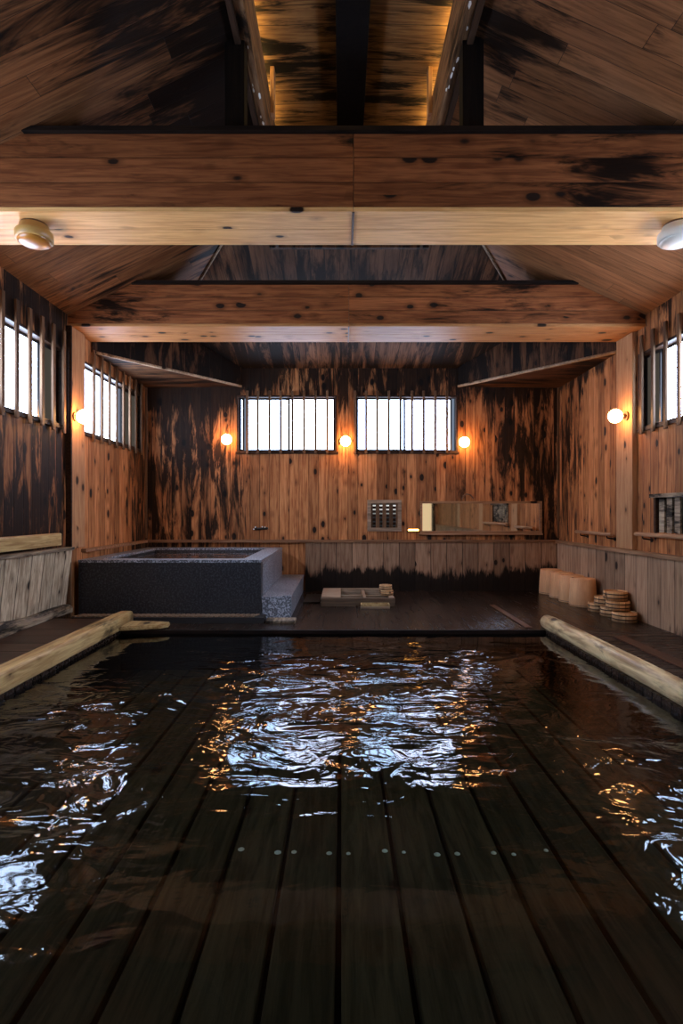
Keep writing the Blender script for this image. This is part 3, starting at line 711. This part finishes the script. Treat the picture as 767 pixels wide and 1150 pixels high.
# drain grate in front of the tub
e = empty('drain_grate', ((tx0+tx1)/2, 6.05, 0), label='narrow slatted wooden drain grate at the foot of the granite bath', cat='grate')
bm = bmesh.new(); x = tx0+.05
while x < tx1-.05:
    d = rel(e, (x, x+.030, 5.97, 6.12, .062, .074)); box(bm, *d); x += .055
for v in bm.verts: v.co.x += (v.co.y)*.35
link('slats', bm, M['frame_wood'], e)
pb('tray', e, (tx0+.02, tx1+.06, 5.95, 6.145, .0, .06), M['void'], 0)
tag(bx('stepping_board', (-.82, -.50, 5.93, 6.13, .0, .03), M['kerb']), 'pale wet board lying at the foot of the granite step', 'board')
tag(bx('floor_lid', (-.50, -.28, 7.25, 7.95, .0, .02), M['poolwall']), 'dark flat board on the floor right of the granite step', 'board')
for i in range(1):
    e = empty('water_spout', (-1.22, YB, .93), label='dark little spout with pale beads as white glints above the granite bath', cat='spout')
    bm = bmesh.new(); tube(bm, (-.08, -.0, .02), (-.08, -.07, .01), .02, 10); tube(bm, (-.08, -.06, .012), (.08, -.06, .02), .018, 10); tube(bm, (.08, 0, .02), (.08, -.07, .02), .02, 10); link('pipe', bm, M['black_metal'], e)
    for x, z in ((-.085, .04), (.02, .045), (.06, .04), (-.11, .01)):
        bm = bmesh.new(); bmesh.ops.create_icosphere(bm, subdivisions=2, radius=.010); link('glint_bead', bm, M['nail'], e).location = (x, -.085, z)  # pale beads added to stand for white glints on the spout

# ------------------------------------------------------------------ well frame in the floor
e = empty('floor_well_frame', (.22, 7.05, 0), label='low wooden frame with open cells on the floor near the end wall', cat='wooden frame')
fx0, fx1, fy0, fy1 = -.26, .68, 7.0, 7.95
pb('frame_side', e, (fx0, fx1, fy0, fy0+.07, .0, .105), M['frame_dark'])
pb('frame_side', e, (fx0, fx1, fy1-.06, fy1, .0, .105), M['frame_wood'])
pb('frame_side', e, (fx1-.07, fx1, fy0+.072, fy1-.062, .0, .105), M['frame_wood'])
pb('lid', e, (fx0, fx0+.25, fy0+.072, fy1-.062, .06, .112), M['frame_wood'])
pb('divider', e, (.28, .32, fy0+.072, fy1-.062, .03, .098), M['frame_wood'])
pb('cross_slat', e, (fx0+.252, .278, 7.38, 7.44, .04, .085), M['frame_wood']); pb('cross_slat', e, (.322, fx1-.072, 7.38, 7.44, .04, .085), M['frame_wood'])
pb('well_floor', e, (fx0+.252, fx1-.072, fy0+.072, fy1-.062, .003, .02), M['void'], 0)
e = empty('wooden_tray', (.42, 6.9, 0), label='narrow shallow pale tray in front of the low wooden frame', cat='tray')
pb('tray_base', e, (.24, .60, 6.84, 6.98, .0, .03), M['frame_wood'])
pb('tray_rim', e, (.24, .60, 6.84, 6.855, .03, .055), M['sq_log']); pb('tray_rim', e, (.24, .60, 6.965, 6.98, .03, .055), M['sq_log'])
pb('tray_rim', e, (.24, .255, 6.856, 6.964, .03, .055), M['sq_log']); pb('tray_rim', e, (.585, .60, 6.856, 6.964, .03, .055), M['sq_log'])

# ------------------------------------------------------------------ basins and stools
def make_basin():
    e = empty('wash_basin'); R, H = .128, .098
    bm = bmesh.new(); lathe(bm, [(R*.9, .0), (R, .0), (R*.985, H*.5), (R*.97, H), (R*.88, H), (R*.88, H-.014)], 40); lathe(bm, [(R*.9, 0), (R*.86, H-.014)], 40)
    link('stave_wall', bm, M['basin'], e)
    bm = bmesh.new(); lathe(bm, [(0, H-.028), (R*.87, H-.028), (R*.87, H-.012), (0, H-.012)], 40); link('base_disc', bm, M['basin_top'], e)
    for z in (.022, .064):
        bm = bmesh.new(); lathe(bm, [(R*.99, z), (R*1.012, z), (R*1.008, z+.011), (R*.98, z+.011)], 40); link('hoop', bm, M['hoop'], e)
    return e
bs = [((3.135, 6.72, 0), 'far floor-level one of the stack, nearest the stools'),
      ((3.145, 6.42, 0), 'middle one on the floor by the right wall'),
      ((3.12, 6.09, 0), 'nearest one on the floor by the right wall'),
      ((3.145, 6.57, .099), 'far one in the second layer of the stack'),
      ((3.13, 6.255, .099), 'near one in the second layer of the stack'),
      ((3.14, 6.33, .198), 'topmost of the stack')]
b0 = make_basin()
for i, (p, lab) in enumerate(bs):
    o = b0 if i == 0 else copy_tree(b0); o.location = p; o.rotation_euler = (0, 0, i*1.3)
    tag(o, 'upturned hooped wash basin, '+lab, 'wash basin', 'upturned wash basins stacked by the right wall')
SB = .085/.128
for i, (p, lab) in enumerate([((.60, 7.30, .106), 'small round wash bucket, lower of the pair on the low wooden frame'), ((.585, 7.31, .106+.098*SB*1.0+.001), 'small round wash bucket, upper of the pair on the low wooden frame'), ((.60, 7.58, .106), 'small single wash bucket at the far corner of the low wooden frame')]):
    o = copy_tree(b0); o.name = 'wash_bucket'; o.location = p; o.rotation_euler = (0, 0, 2+i); o.scale = (SB, SB, SB)
    tag(o, lab, 'wash bucket', 'small buckets on the floor frame')

def make_stool():
    e = empty('bath_stool'); R0, R1, H = .168, .150, .355
    bm = bmesh.new(); lathe(bm, [(R0-.02, 0), (R0-.004, 0), (R0, .006), (R0*.5+R1*.5+.002, H*.5), (R1, H-.012), (R1-.005, H-.003), (R1-.012, H), (R1-.03, H), (R1-.034, H-.008)], 48); link('stave_wall', bm, M['tub'], e)
    bm = bmesh.new(); lathe(bm, [(0, H-.03), (R1-.032, H-.03), (R1-.032, H-.006), (0, H-.006)], 48); link('top_disc', bm, M['tub'], e)
    bm = bmesh.new(); lathe(bm, [(R0+.0005, .014), (R0+.0015, .017), (R0+.0005, .02)], 48); link('rim_groove', bm, M['lampbase'], e)
    return e
s0 = make_stool()
for i, (x, y, lab) in enumerate([(3.095, 7.08, 'nearest in the row, next to the stacked basins'), (3.10, 7.43, 'second from the stacked basins'), (3.105, 7.78, 'third from the stacked basins'), (3.10, 8.17, 'farthest, in the back corner')]):
    o = s0 if i == 0 else copy_tree(s0); o.location = (x, y, 0)
    tag(o, 'tall tan wooden bath stool, '+lab, 'bath stool', 'row of tall bath stools')

# ------------------------------------------------------------------ light and camera
w = bpy.data.worlds.new('overcast'); S.world = w; w.use_nodes = True
w.node_tree.nodes['Background'].inputs[0].default_value = (.55, .68, .9, 1); w.node_tree.nodes['Background'].inputs[1].default_value = .6

cam = bpy.data.cameras.new('camera'); co = bpy.data.objects.new('camera', cam); C.objects.link(co)
co.location = (0, 0, EYE); co.rotation_euler = (math.pi/2, 0, 0)
cam.sensor_fit = 'VERTICAL'; cam.sensor_height = 36; cam.lens = 36*F/1150; cam.clip_start = .02
S.camera = co
S.view_settings.view_transform = 'Standard'; S.view_settings.look = 'None'; S.view_settings.gamma = 1
S.view_settings.use_curve_mapping = False
S.view_settings.exposure = -1.05
